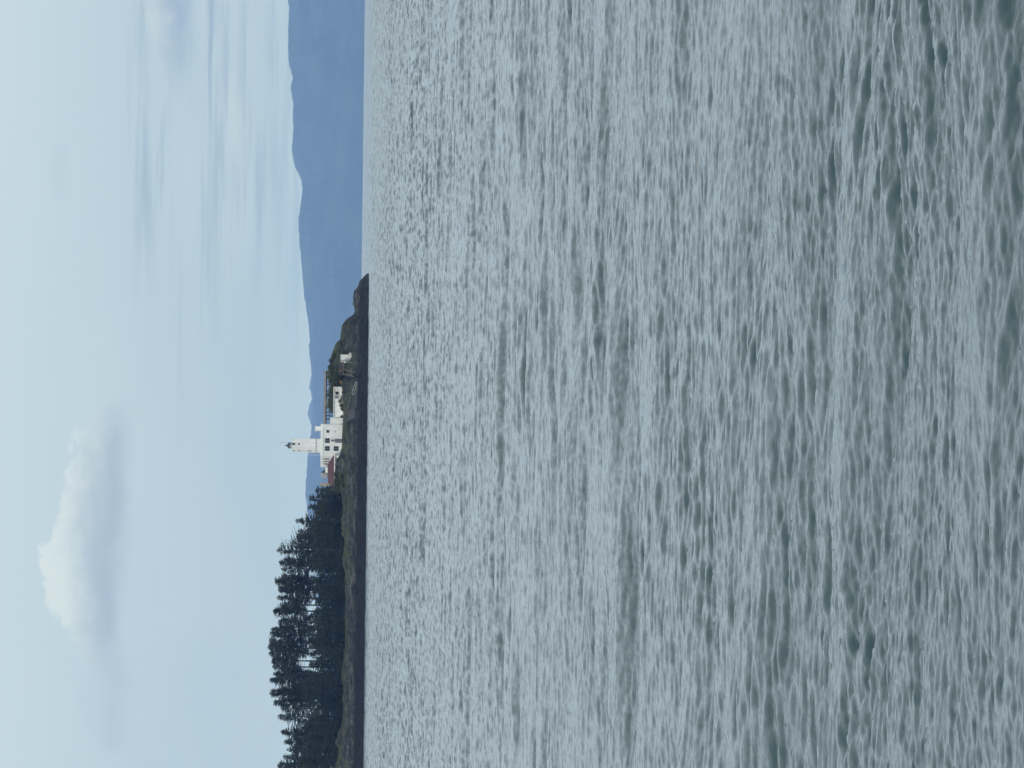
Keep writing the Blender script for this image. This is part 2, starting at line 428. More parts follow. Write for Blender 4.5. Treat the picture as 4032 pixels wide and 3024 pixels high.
def ground_material():
    m_, b = new_mat('headland_rock')
    g = E.nt.nodes.new('ShaderNodeNewGeometry')
    s_ = E.nt.nodes.new('ShaderNodeSeparateXYZ'); E.nt.links.new(g.outputs['Position'], s_.inputs[0])
    sn = E.nt.nodes.new('ShaderNodeSeparateXYZ'); E.nt.links.new(g.outputs['Normal'], sn.inputs[0])
    z, nzz = E(s_.outputs[2]), E(sn.outputs[2])
    mp = E.nt.nodes.new('ShaderNodeMapping'); mp.inputs['Scale'].default_value = (0.35, 1.0, 1.5)
    E.nt.links.new(g.outputs['Position'], mp.inputs[0])
    n = e_noise(mp.outputs[0], 0.55, 6, 0.65); n2 = e_noise(mp.outputs[0], 0.13, 5, 0.6); n3 = e_noise(mp.outputs[0], 2.2, 4, 0.7)
    rock = e_ramp(n * 0.6 + n3 * 0.4, [(0.34, (0.006, 0.007, 0.007)), (0.46, (0.017, 0.019, 0.018)), (0.54, (0.036, 0.039, 0.035)), (0.64, (0.105, 0.108, 0.095))])
    weed = e_ramp(n3 * 0.5 + n * 0.5, [(0.3, (0.004, 0.005, 0.005)), (0.6, (0.009, 0.010, 0.010)), (0.85, (0.028, 0.028, 0.024))])
    grass = e_ramp(n3 * 0.6 + n2 * 0.4, [(0.25, (0.014, 0.020, 0.011)), (0.5, (0.036, 0.044, 0.022)), (0.75, (0.09, 0.088, 0.052))])
    wet = 1.0 - (z + (n - 0.5) * 1.6 + (n2 - 0.5) * 1.2).smooth(3.3, 4.4)
    c = e_mix(nzz.smooth(0.50, 0.82) * (z + (n2 - 0.5) * 6).smooth(5.2, 7.4), rock, grass)
    c = e_mix(wet, c, weed)
    E.nt.links.new(c, b.inputs['Base Color'])
    E.nt.links.new((0.92 - wet * 0.3).k, b.inputs['Roughness'])
    b.inputs['Specular IOR Level'].default_value = 0.1
    bn = E.nt.nodes.new('ShaderNodeBump'); bn.inputs['Strength'].default_value = 0.9; bn.inputs['Distance'].default_value = 0.6
    E.nt.links.new((n * 0.6 + n3 * 0.4).k, bn.inputs['Height']); E.nt.links.new(bn.outputs[0], b.inputs['Normal'])
    return m_
def build_headland():
    xs = np.concatenate([np.arange(-215, -160, 1.2), np.arange(-160, 47, 0.32)])
    ys = np.concatenate([np.arange(1258, 1284, 0.28), np.arange(1284, 1356, 1.1)])
    X, Y = np.meshgrid(xs, ys)
    Z = terrain(X, Y)
    V = np.stack([X, Y, Z], -1)
    o = fast_mesh('headland', V.reshape(-1, 3), grid_quads(*X.shape), ground_material())
    tag(o, 'dark rocky headland with a wet tide band and dry grass', kind='structure')
build_headland()
def gz(x, y): return float(terrain(np.array([x]), np.array([y]))[0])

# ------------------------------------------------------------------ mesh builder for built things
class MB:
    def __init__(s): s.v = []; s.f = []
    def add(s, v, f):
        n = len(s.v); s.v += [tuple(q) for q in v]; s.f += [tuple(i + n for i in q) for q in f]; return s
    def box(s, x0, x1, y0, y1, z0, z1):
        v = [(x0, y0, z0), (x1, y0, z0), (x1, y1, z0), (x0, y1, z0), (x0, y0, z1), (x1, y0, z1), (x1, y1, z1), (x0, y1, z1)]
        return s.add(v, [(0, 3, 2, 1), (4, 5, 6, 7), (0, 1, 5, 4), (1, 2, 6, 5), (2, 3, 7, 6), (3, 0, 4, 7)])
    def bar(s, a, b, w, h=None):
        a, b = Vector(a), Vector(b); h = h or w
        d = (b - a).normalized()
        u = d.cross(Vector((0, 0, 1)))
        if u.length < 1e-3: u = Vector((1, 0, 0))
        u.normalize(); t = u.cross(d)
        v = [p + u * (i * w / 2) + t * (j * h / 2) for p in (a, b) for i, j in ((-1, -1), (1, -1), (1, 1), (-1, 1))]
        return s.add(v, [(0, 1, 2, 3), (7, 6, 5, 4), (0, 4, 5, 1), (1, 5, 6, 2), (2, 6, 7, 3), (3, 7, 4, 0)])
    def lathe(s, prof, n=12, c=(0, 0), rot=0.0):
        v = []
        for r, z in prof:
            for i in range(n):
                a = rot + 2 * math.pi * i / n
                v.append((c[0] + r * math.cos(a), c[1] + r * math.sin(a), z))
        f = []
        for j in range(len(prof) - 1):
            for i in range(n):
                k = (i + 1) % n
                f.append((j * n + i, j * n + k, (j + 1) * n + k, (j + 1) * n + i))
        f.append(tuple(range(n - 1, -1, -1))); f.append(tuple((len(prof) - 1) * n + i for i in range(n)))
        return s.add(v, f)
    def prism(s, poly, y0, y1):
        """polygon in x, z (counter-clockwise seen from -y), pushed back from y0 to y1"""
        n = len(poly)
        v = [(x, y0, z) for x, z in poly] + [(x, y1, z) for x, z in poly]
        f = [tuple(range(n)), tuple(range(2 * n - 1, n - 1, -1))] + [(i, n + i, n + (i + 1) % n, (i + 1) % n) for i in range(n)]
        return s.add(v, f)
    def build(s, name, mat, parent=None, smooth=False): return link_mesh(name, s.v, s.f, mat, parent, smooth)

white = simple_mat('white_painted_concrete', (0.74, 0.75, 0.72), 0.8, 0.05, 0.7, 0.05, 0.2, col2=(0.60, 0.62, 0.60), stretch=(1, 1, 0.35))
white_trim = simple_mat('white_trim', (0.80, 0.81, 0.79), 0.7, 0.04, 1.0)
white_worn = simple_mat('worn_white_concrete', (0.72, 0.73, 0.70), 0.85, 0.1, 0.9, 0.2, 0.2, col2=(0.36, 0.35, 0.32))
dark_glass = simple_mat('dark_window', (0.020, 0.026, 0.028), 0.18, 0.1, 2.0, spec=0.5)
grey_paint = simple_mat('grey_paint', (0.14, 0.15, 0.155), 0.6, 0.1, 1.5)
grey_trim = simple_mat('grey_trim', (0.30, 0.31, 0.31), 0.7, 0.08, 1.5)
black_green = simple_mat('dark_green_metal', (0.020, 0.032, 0.030), 0.45, 0.1, 1.0, spec=0.4)
red_roof = simple_mat('red_brown_roofing', (0.072, 0.029, 0.030), 0.8, 0.12, 1.2, 0.2, stretch=(1, 0.3, 1))
shed_roof = simple_mat('weathered_grey_boards', (0.24, 0.24, 0.245), 0.8, 0.18, 1.6, 0.3, stretch=(0.25, 1, 1))
dark_board = simple_mat('dark_boards', (0.022, 0.022, 0.022), 0.8, 0.1, 1.5)
old_timber = simple_mat('dark_weathered_timber', (0.11, 0.10, 0.085), 0.85, 0.15, 1.6, 0.2)
timber = simple_mat('weathered_timber', (0.17, 0.155, 0.13), 0.85, 0.15, 1.6, 0.2)
deck_wood = simple_mat('pale_deck_timber', (0.30, 0.28, 0.235), 0.85, 0.15, 1.1, 0.2)
dark_wood = simple_mat('tarred_timber', (0.022, 0.024, 0.026), 0.8, 0.1, 1.0)
slab_mat = simple_mat('grey_concrete_slab', (0.040, 0.043, 0.047), 0.9, 0.12, 0.8, 0.2)
rust = simple_mat('ochre_rust', (0.25, 0.13, 0.035), 0.85, 0.2, 2.0, 0.2)
tan = simple_mat('tan_boarding', (0.40, 0.34, 0.27), 0.8, 0.08, 1.0)
glass = simple_mat('lantern_glass', (0.55, 0.58, 0.58), 0.15, 0.1, 1.0, spec=0.5)
pale_stone = simple_mat('pale_stone', (0.34, 0.28, 0.27), 0.9, 0.12, 1.0, 0.3)
ARMS = math.radians(17)

# ------------------------------------------------------------------ lighthouse
YL = 1280.0
kp = PX(YL)
def zat(ty, tx, Y=YL): return P(ty, tx, Y).z
def window(parent, x, z0, z1, w, y, name='window', recess=0.14, mull=True, mat=None, frame=None):
    """a window in a wall whose face is at local y; the frame stands 3 cm proud"""
    fr = frame or grey_trim
    t = 0.09
    f = MB()
    f.box(x - w / 2 - t, x - w / 2, y - 0.03, y + 0.2, z0 - t, z1 + t).box(x + w / 2, x + w / 2 + t, y - 0.03, y + 0.2, z0 - t, z1 + t)
    f.box(x - w / 2, x + w / 2, y - 0.03, y + 0.2, z1, z1 + t).box(x - w / 2, x + w / 2, y - 0.03, y + 0.2, z0 - t, z0)
    o = f.build(name, fr, parent)
    MB().box(x - w / 2, x + w / 2, y - 0.012, y + 0.06, z0, z1).build('pane', mat or dark_glass, o)
    if mull:
        MB().box(x - 0.04, x + 0.04, y - 0.022, y - 0.013, z0, z1).build('mullion', fr, o)
    return o
def side_window(parent, y, z0, z1, w, x, name='window', mat=None):
    t = 0.09
    f = MB()
    f.box(x - 0.03, x + 0.2, y - w / 2 - t, y - w / 2, z0 - t, z1 + t).box(x - 0.03, x + 0.2, y + w / 2, y + w / 2 + t, z0 - t, z1 + t)
    f.box(x - 0.03, x + 0.2, y - w / 2, y + w / 2, z1, z1 + t).box(x - 0.03, x + 0.2, y - w / 2, y + w / 2, z0 - t, z0)
    o = f.build(name, grey_trim, parent)
    MB().box(x - 0.012, x + 0.06, y - w / 2, y + w / 2, z0, z1).build('pane', mat or dark_glass, o)
    return o
def build_lighthouse():
    c0 = P(1796, 1347, YL)
    root = empty('lighthouse', (c0.x, c0.y, 0), ARMS)
    tag(root, 'white concrete lighthouse with a square tower rising from a flat roofed two storey block', 'lighthouse')
    ca, sa = math.cos(ARMS), math.sin(ARMS)
    LX = lambda ty: (1796 - ty) * kp / ca              # along the front wall
    L = LX(1672); D = 46 * kp / sa
    zt = zat(1740, 1262); zc = zat(1740, 1272); zg = 7.6
    MB().box(0, L, 0, D, zg, zc).build('wall', white, root)
    MB().box(-0.12, L + 0.12, -0.12, 0.25, zc, zt).box(-0.12, 0.25, 0.25, D + 0.12, zc, zt).box(L - 0.25, L + 0.12, 0.25, D + 0.12, zc, zt)\
        .box(0.25, L - 0.25, D - 0.25, D + 0.12, zc, zt).build('parapet', white_trim, root)
    MB().box(0.25, L - 0.25, 0.25, D - 0.25, zc, zc + 0.12).build('roof', grey_trim, root)
    # lower wing on the right, its top below the main roof
    L2 = LX(1645); zw = zat(1658, 1299)
    MB().box(L, L2, 0.35, 9.0, zg, zw - 0.2).build('side_wing', white, root)
    MB().box(L, L2 + 0.1, 0.22, 9.1, zw - 0.2, zw).build('coping', white_trim, root)
    # chimney
    xc0, xc1 = LX(1689), LX(1674); zch = zat(1680, 1240)
    ch = MB().box(xc0, xc1, 2.2, 3.6, zc, zch - 0.25).build('chimney', white, root)
    MB().box(xc0 - 0.08, xc1 + 0.08, 2.12, 3.68, zch - 0.25, zch).build('chimney_cap', white_trim, ch)
    # windows and door on the front
    def fw(ta, tb, va, vb, **kw):
        w = (tb - ta) * kp / ca
        return window(root, LX((ta + tb) / 2), zat(1740, vb), zat(1740, va), w, 0.0, **kw)
    fw(1695, 1704.5, 1285, 1295.5, mull=False)
    fw(1727, 1744.5, 1280, 1298); fw(1758, 1775.5, 1279.5, 1298); fw(1758, 1775.5, 1314.6, 1333)
    d = window(root, LX(1735.8), zat(1740, 1347), zat(1740, 1319), 15 * kp / ca, 0.0, name='door', mull=False, mat=grey_paint)
    MB().box(LX(1735.8) + 0.45, LX(1735.8) + 0.55, -0.10, -0.013, zat(1740, 1334), zat(1740, 1332)).build('handle', black_green, d)
    lx = LX(1736)
    MB().box(lx - 0.30, lx + 0.30, -0.45, -0.003, zat(1740, 1312), zat(1740, 1303)).box(lx - 0.22, lx + 0.22, -0.16, -0.003, zat(1740, 1316), zat(1740, 1312.1)).build('wall_lamp', grey_paint, root)
    MB().box(LX(1735.5) - 0.10, LX(1735.5) + 0.10, -0.2, -0.003, zat(1740, 1275.4), zat(1740, 1273.6)).build('small_lamp', grey_paint, root)
    MB().box(LX(1703.5), LX(1697), -0.03, -0.003, zat(1740, 1321), zat(1740, 1316)).build('wall_patch', grey_trim, root)  # small grey patch on the front wall
    # narrow seen side wall
    for tyc in (1808.5, 1819.2, 1829.3):
        side_window(root, (tyc - 1796) * kp / sa, zat(1740, 1296.5), zat(1740, 1278.5), 1.65, 0.0)
    MB().bar((-0.06, (1824.5 - 1796) * kp / sa, zc - 0.1), (-0.06, (1824.5 - 1796) * kp / sa, zat(1740, 1278)), 0.10).build('downpipe', grey_trim, root)
    yp = (1822 - 1796) * kp / sa
    # tower
    sq = 4.25
    tx0 = LX(1771.5); ty0 = 3.6
    # shift for its greater depth (local y moves it left in the picture)
    tx0 = tx0 + ty0 * math.tan(ARMS)
    tw = empty('tower', (tx0, ty0, 0)); tw.parent = root
    z1 = zat(1756, 1150); zcol = zat(1756, 1244)
    t_ = 0.10
    v = []
    for z, g in ((zc + 0.05, 0.10), (zcol, 0.08), (zat(1756, 1163), 0.0)):
        v += [(-g, -g, z), (sq + g, -g, z), (sq + g, sq + g, z), (-g, sq + g, z)]
    f = [(0, 3, 2, 1), (8, 9, 10, 11)]
    for j in range(2):
        for i in range(4): f.append((j * 4 + i, j * 4 + (i + 1) % 4, j * 4 + 4 + (i + 1) % 4, j * 4 + 4 + i))
    MB().add(v, f).build('tower_wall', white, tw)
    MB().box(-0.2, sq + 0.2, -0.2, sq + 0.2, zcol - 0.08, zcol + 0.14).build('string_course', grey_trim, tw)
    # gallery parapet with openings
    zg0, zg1 = zat(1756, 1163), z1
    zo = zat(1756, 1161)
    g = MB()
    mid = sq / 2; ow = 0.45
    for (a, b) in ((0, mid - ow), (mid + ow, sq)):
        g.box(a, b, 0, 0.25, zg0, zg1)
    g.box(mid - ow, mid + ow, 0, 0.25, zg0, zo)
    for (a, b) in ((0.25, mid - ow), (mid + ow, sq)):
        g.box(0, 0.25, a, b, zg0, zg1)
    g.box(0, 0.25, mid - ow, mid + ow, zg0, zo)
    g.box(0.25, sq, sq - 0.25, sq, zg0, zg1).box(sq - 0.25, sq, 0.25, sq - 0.25, zg0, zg1)
    g.build('gallery_wall', white, tw)
    MB().box(mid - ow, mid + ow, 0.06, 0.16, zo, zg1 - 0.05).build('opening_shade', black_green, tw)  # dark sheets in the gallery openings stand in for the shade inside
    MB().box(0.06, 0.16, mid - ow, mid + ow, zo, zg1 - 0.05).build('opening_shade', black_green, tw)
    # tower windows
    o = window(tw, mid, zat(1756, 1188), zat(1756, 1172), 0.85, -0.005, mull=False, mat=grey_paint, frame=white_trim)
    side_window(tw, mid, zat(1756, 1191), zat(1756, 1173), 0.85, -0.005)
    side_window(tw, mid, zat(1756, 1226), zat(1756, 1209), 0.85, -0.062)
    # lantern
    ln = empty('lantern', (0, 0, 0)); ln.parent = root
    lc = (tx0 + mid - 0.05, ty0 + mid)
    zl0, zl1 = zg0, zat(1756, 1138)
    MB().lathe([(1.12, zl0), (1.12, zat(1756, 1149.5))], 10, lc).build('lantern_base', white, ln)
    MB().lathe([(1.02, zat(1756, 1149.4)), (1.02, zl1)], 10, lc).build('glazing', glass, ln)
    b = MB()
    for i in range(10):
        a0 = 2 * math.pi * i / 10
        p = lambda a, z: (lc[0] + 1.05 * math.cos(a), lc[1] + 1.05 * math.sin(a), z)
        b.bar(p(a0, zat(1756, 1149.4)), p(a0, zl1), 0.07)
        if i % 2: b.bar(p(a0, zat(1756, 1149.4)), p(a0 + 0.628, zl1), 0.05)
        else: b.bar(p(a0 + 0.628, zat(1756, 1149.4)), p(a0, zl1), 0.05)
    b.build('glazing_bars', black_green, ln)
    zr = zat(1756, 1126.5)
    MB().lathe([(1.30, zl1 - 0.05), (1.30, zl1 + 0.12), (0.95, zl1 + 0.45), (0.30, zr - 0.05), (0.12, zr), (0.10, zr + 0.12)], 12, lc).build('roof', black_green, ln, True)
    MB().lathe([(0.05, zr + 0.10), (0.22, zr + 0.2), (0.27, zr + 0.36), (0.2, zr + 0.52), (0.03, zr + 0.6)], 10, lc).build('finial', black_green, ln, True)
    # masts on the gallery
    ax = lc[0] + 1.25
    zm = zat(1744, 1103)
    ms = MB().bar((ax, lc[1], zl0), (ax, lc[1], zm), 0.10)
    ms.bar((ax - 0.55, lc[1], zm - 0.1), (ax + 0.35, lc[1], zm - 0.1), 0.07).bar((ax - 0.35, lc[1], zm - 0.4), (ax + 0.2, lc[1], zm - 0.4), 0.05)
    ms.build('antenna_mast', grey_trim, tw).location = (-tx0, -ty0, 0)
    MB().bar((sq - 0.15, 0.1, zat(1756, 1160)), (sq - 0.15, 0.1, zat(1756, 1140)), 0.07).bar((sq - 0.15, 0.1, zat(1756, 1152)), (sq - 0.15, 0.1, zat(1756, 1147)), 0.16)\
        .build('whip_antenna', grey_trim, tw)
    MB().lathe([(0.06, zc), (0.055, zat(1756, 1214))], 8, (LX(1796) + 0.4 + 1.4 * math.tan(ARMS) - 0.1, 1.4)).build('roof_pole', white_trim, root)
build_lighthouse()

# ------------------------------------------------------------------ annex right of the lighthouse
def build_annex():
    Y = 1281.0
    a, b = P(1645, 1330, Y), P(1523, 1330, Y)
    root = empty('annex', (a.x, Y, 0))
    tag(root, 'low flat roofed white annex with two dark windows beside the lighthouse', 'building')
    w = b.x - a.x
    X = lambda ty: (1645 - ty) * PX(Y)
    zt = P(1584, 1313, Y).z; zb = P(1584, 1356, Y).z
    xm = X(1573)
    MB().box(0.15, xm, 0.0, 5.5, zb - 0.4, zt - 0.15).build('ramp_wall', white, root)
    MB().box(xm, w, -0.25, 5.5, zb - 0.4, zt - 0.3).build('wall', white_worn, root)
    MB().box(0.15, w + 0.15, -0.4, 5.6, zt - 0.15, zt + 0.05).build('roof', white_trim, root)
    zz = lambda v: P(1560, v, Y).z
    window(root, X(1548), zz(1333), zz(1320.5), 1.15, -0.25, mull=False)
    window(root, X(1563.5), zz(1333), zz(1320.5), 1.05, -0.25, mull=False, mat=grey_paint)
    window(root, X(1564), zz(1351), zz(1340.5), 0.95, -0.25, name='hatch', mull=False, mat=grey_paint)
build_annex()

# ------------------------------------------------------------------ house with the red roof, sheds behind
def build_red_house():
    Y = 1276.0
    c = P(1860, 1318, Y)
    root = empty('red_roof_house', (c.x, Y, 0))
    tag(root, 'low white house under a red brown hipped roof half hidden by the slope', 'house')
    X = lambda ty: (1860 - ty) * PX(Y)
    z = lambda v: P(1850, v, Y).z
    x0, x1 = X(1912), X(1789); dpt = 9.0
    ze, zr = z(1315.5), z(1291)
    MB().box(x0 + 0.5, x1 - 0.5, 0.5, dpt - 0.5, z(1350), ze - 0.02).build('wall', white, root)
    v = [(x0, 0, ze), (x1, 0, ze), (x1, dpt, ze), (x0, dpt, ze), (X(1904), dpt / 2, zr - 0.1), (X(1829), dpt / 2, zr + 0.15)]
    MB().add(v, [(0, 3, 2, 1), (0, 1, 5, 4), (1, 2, 5), (2, 3, 4, 5), (3, 0, 4)]).build('roof', red_roof, root)
    MB().box(x0, x1 + 0.02, -0.05, 0.06, ze - 0.32, ze - 0.004).build('fascia', white_trim, root)
    window(root, X(1808.5), z(1334), z(1322.5), 0.95, 0.5, mull=False, mat=grey_paint)
    # white lean-to block standing at its back
build_red_house()
def build_shed():
    Y = 1292.0
    c = P(1860, 1290, Y)
    root = empty('shed', (c.x, Y, 0))
    tag(root, 'grey roofed shed with a dark gable and small white block behind the red roof', 'shed')
    X = lambda ty: (1860 - ty) * PX(Y)
    z = lambda v: P(1860, v, Y).z
    g = gz(c.x, Y) - 0.5
    MB().box(X(1861), X(1839), 0, 5, g, z(1280)).build('white_block', white, root)
    MB().prism([(X(1862), z(1280) + 0.02), (X(1848.5), z(1280) + 0.02), (X(1861), z(1264.5))], 0.2, 4.8).build('gable', dark_board, root)
    # slanting slatted roof face turned to the sea
    xa, xb = X(1884), X(1861) - 0.02
    MB().add([(xa, 0.1, z(1289.5)), (xb, 0.1, z(1289.5)), (xb, 2.4, z(1264.0)), (xa + 0.35, 2.4, z(1266.0)),
              (xa, 4.9, z(1289.5)), (xb, 4.9, z(1289.5))],
             [(0, 1, 2, 3), (1, 5, 2), (5, 4, 3, 2), (4, 0, 3), (0, 4, 5, 1)]).build('roof', shed_roof, root)
    MB().box(xa + 0.1, xb, 0.2, 4.8, g, z(1289.5) - 0.01).build('wall', grey_trim, root)
build_shed()
def build_cabin():
    Y = 1300.0
    c = P(1908, 1275, Y)
    root = empty('cabin', (c.x, Y, 0))
    tag(root, 'small tan boarded cabin showing above the trees left of the grey shed roof', 'cabin')
    z = lambda v: P(1908, v, Y).z
    MB().box(-0.62, 0.62, 0, 2.2, gz(c.x, Y) - 0.4, z(1264)).build('wall', tan, root)
    MB().add([(-0.75, -0.15, z(1264)), (0.75, -0.15, z(1264)), (0.75, 2.35, z(1264)), (-0.75, 2.35, z(1264)), (-0.75, 1.1, z(1261)), (0.75, 1.1, z(1261))],
             [(0, 3, 2, 1), (0, 1, 5, 4), (2, 3, 4, 5), (1, 2, 5), (3, 0, 4)]).build('roof', grey_trim, root)
build_cabin()

# ------------------------------------------------------------------ raised timber walkway behind the annex
def build_walkway():
    Y = 1293.0
    c = P(1565, 1283, Y)
    root = empty('raised_walkway', (c.x, Y, 0))
    tag(root, 'long raised timber walkway on dark posts running behind the annex roof', 'walkway')
    X = lambda ty: (1565 - ty) * PX(Y)
    z = lambda v: P(1565, v, Y).z
    xa, xb = X(1672), X(1460)
    zt, zb = z(1276.5), z(1282.5)
    MB().box(xa, xb, 0, 3.2, zb, zt).build('deck', deck_wood, root)
    MB().box(xa, xb, 3.05, 3.15, zt + 0.003, zt + 0.14).build('kerb', timber, root)
    MB().box(X(1668), X(1462), 0.25, 0.5, zb - 0.42, zb - 0.003).build('girder', dark_wood, root)
    for tp in (1468, 1487, 1503, 1514, 1540, 1556, 1600, 1623, 1637, 1651):
        x = X(tp)
        g = gz(c.x + x, Y + 0.4) - 0.3
        MB().box(x - 0.14, x + 0.14, 0.2, 0.48, g, zb - 0.43).build('post', dark_wood, root)
        MB().box(x - 0.14, x + 0.14, 2.5, 2.78, g, zb - 0.003).build('post', dark_wood, root)
    for ta, tb in ((1623, 1637), (1637, 1651), (1503, 1514), (1514, 1540)):
        MB().bar((X(ta), 0.12, z(1312)), (X(tb), 0.12, z(1287)), 0.16).build('brace', dark_wood, root)
        MB().bar((X(ta), 0.12, z(1298)), (X(tb), 0.12, z(1298)), 0.16).build('brace', dark_wood, root)
    MB().bar((X(1525), -0.25, z(1276)), (X(1525), -0.25, z(1316)), 0.16).build('pale_post', deck_wood, root)
    MB().bar((X(1527), -0.25, z(1296)), (X(1540), -0.25, z(1312)), 0.12).build('pale_brace', deck_wood, root)
    s = MB()
    for a in (0.0, 9.0):
        s.bar((X(1582 + a), -0.4, z(1282)), (X(1563 + a * 0.9), -0.4, z(1309)), 0.16)
    for i in range(9):
        t = (i + 0.5) / 9
        s.bar((X(1582 - 19 * t), -0.4, z(1282 + 27 * t)), (X(1591 - 19.9 * t), -0.4, z(1282 + 27 * t)), 0.10)
    s.build('stair', deck_wood, root)
    MB().bar((X(1594), -0.4, z(1283)), (X(1578), -0.4, z(1308)), 0.09).build('handrail', grey_trim, root)
    MB().box(X(1555.5), X(1552), -0.8, -0.3, z(1306.5), z(1300.5)).build('sign_board', white_trim, root)
build_walkway()

# ------------------------------------------------------------------ things on the right-hand slope
def build_hut():
    Y = 1276.0
    c = P(1408, 1365, Y)
    root = empty('hut', (c.x, Y, 0), math.radians(8))
    tag(root, 'white painted concrete hut set in the dark rock face', 'hut')
    X = lambda ty: (1408 - ty) * PX(Y)
    z = lambda v: P(1408, v, Y).z
    MB().prism([(X(1419), z(1352)), (X(1424), z(1358)), (X(1422), z(1366)), (X(1414), z(1380)), (X(1403), z(1384)), (X(1396.5), z(1384)), (X(1396.5), z(1343.5)), (X(1419), z(1343))], 0, 4.0).build('wall', white, root)
    MB().box(X(1420), X(1395.6), -0.15, 4.1, z(1343.4), z(1341)).build('roof', white_trim, root)
    MB().prism([(X(1402), z(1385)), (X(1389), z(1387)), (X(1387.6), z(1385)), (X(1390), z(1373)), (X(1402), z(1373))], -0.35, 2.5).build('landing', white_worn, root)
    MB().bar((X(1420), -0.2, z(1342)), (X(1420), -0.2, z(1351)), 0.16).build('corner_post', timber, root)
build_hut()
def build_trestle():
    Y = 1273.5
    c = P(1448, 1351, Y)
    root = empty('timber_trestle', (c.x, Y, 0))
    tag(root, 'weathered timber trestle platform with raking legs beside the white hut', 'trestle')
    X = lambda ty: (1448 - ty) * PX(Y)
    z = lambda v: P(1448, v, Y).z
    MB().box(X(1477), X(1418), 0, 2.2, z(1352.5), z(1350)).build('deck', timber, root)
    for (ta, va, tb, vb) in ((1424, 1360, 1428.5, 1395), (1455, 1353, 1464.5, 1397), (1473, 1353, 1481.5, 1395)):
        MB().bar((X(ta), 0.1, z(va)), (X(tb), -0.9, z(vb)), 0.26).build('leg', timber, root)
        MB().bar((X(ta), 2.0, z(va)), (X(tb), 1.9, z(vb)), 0.26).build('leg', timber, root)
    MB().bar((X(1449), -0.75, z(1382.5)), (X(1477), -0.75, z(1382.5)), 0.22).build('cross_beam', timber, root)
    MB().bar((X(1454), -0.45, z(1370.5)), (X(1475), -0.45, z(1370.5)), 0.14).build('cross_beam', timber, root)
    for tp in (1426, 1438, 1450, 1464, 1476):
        MB().bar((X(tp), 0.12, z(1350)), (X(tp), 0.12, z(1336)), 0.10).build('rail_post', timber, root)
    MB().bar((X(1477), 0.12, z(1336)), (X(1422), 0.12, z(1336)), 0.10).bar((X(1477), 0.12, z(1343)), (X(1422), 0.12, z(1343)), 0.07).build('handrail', timber, root)
build_trestle()
def box_thing(name, label, cat, ty, v, w, h, d, Y, mat, rz=0.0, part='lid', pm=None):
    c = P(ty, v, Y)
    root = empty(name, (c.x, Y, c.z - h / 2), rz); tag(root, label, cat)
    MB().prism([(-w / 2, 0), (w / 2, 0), (w / 2 * 0.96, h * 0.85), (-w / 2 * 0.96, h * 0.85)], -d / 2, d / 2).build('body', mat, root)
    MB().box(-w / 2 - 0.05, w / 2 + 0.05, -d / 2 - 0.05, d / 2 + 0.05, h * 0.85 + 0.003, h).build(part, pm or mat, root)
    return root
box_thing('crate', 'small ochre box on the end of the timber trestle deck', 'crate', 1460, 1340.5, 0.95, 0.95, 0.9, 1274.8, rust)
box_thing('winch_housing', 'ochre rusty winch housing on the slope between trestle and annex', 'winch', 1505, 1344, 1.3, 1.25, 1.2, 1275.6, rust)
box_thing('stone_block', 'pale pinkish stone block against the foot of the annex wall', 'block', 1582, 1348.5, 1.3, 0.85, 1.0, 1279.2, pale_stone)
def build_tank():
    Y = 1279.0
    c = P(1625, 1347.5, Y)
    root = empty('tank', (c.x, Y, c.z)); tag(root, 'small white tank lying on the grass under the annex wall', 'tank')
    m_ = MB().lathe([(0.03, -1.0), (0.26, -0.92), (0.33, -0.75), (0.33, 0.75), (0.26, 0.92), (0.03, 1.0)], 12)
    o = m_.build('shell', white_trim, root, True); o.rotation_euler = (0, math.radians(86), 0)
    for s in (-0.55, 0.55): MB().box(s - 0.12, s + 0.12, -0.3, 0.3, -0.85, -0.26).build('cradle', grey_paint, root)
build_tank()
def build_slipway():
    a, b = P(1651, 1352, 1277.0), P(1616, 1404, 1267.0)
    root = empty('slipway', (a.x, a.y, 0)); tag(root, 'grey concrete slipway with pale rails sloping from the lighthouse to the sea', 'slipway')
    o = Vector((a.x, a.y, 0))
    p = [P(1672, 1352, 1277.0) - o, P(1636, 1353, 1277.0) - o, P(1612, 1398, 1266.5) - o, P(1640, 1402, 1266.5) - o]
    for q in p: q.z += 0.25
    v = p + [q + Vector((0, 1.5, -6.5)) for q in p]
    MB().add(v, [(0, 3, 2, 1), (4, 5, 6, 7), (0, 1, 5, 4), (1, 2, 6, 5), (2, 3, 7, 6), (3, 0, 4, 7)]).build('slab', slab_mat, root)
    for (q0, q1) in ((p[0], p[3]), (p[1], p[2])):
        r = MB().bar(q0 + Vector((0, 0, 0.85)), q1 + Vector((0, 0, 0.85)), 0.12)
        for i in range(5):
            s = q0.lerp(q1, i / 4); r.bar(s, s + Vector((0, 0, 0.85)), 0.09)
        r.build('handrail', old_timber, root)
build_slipway()
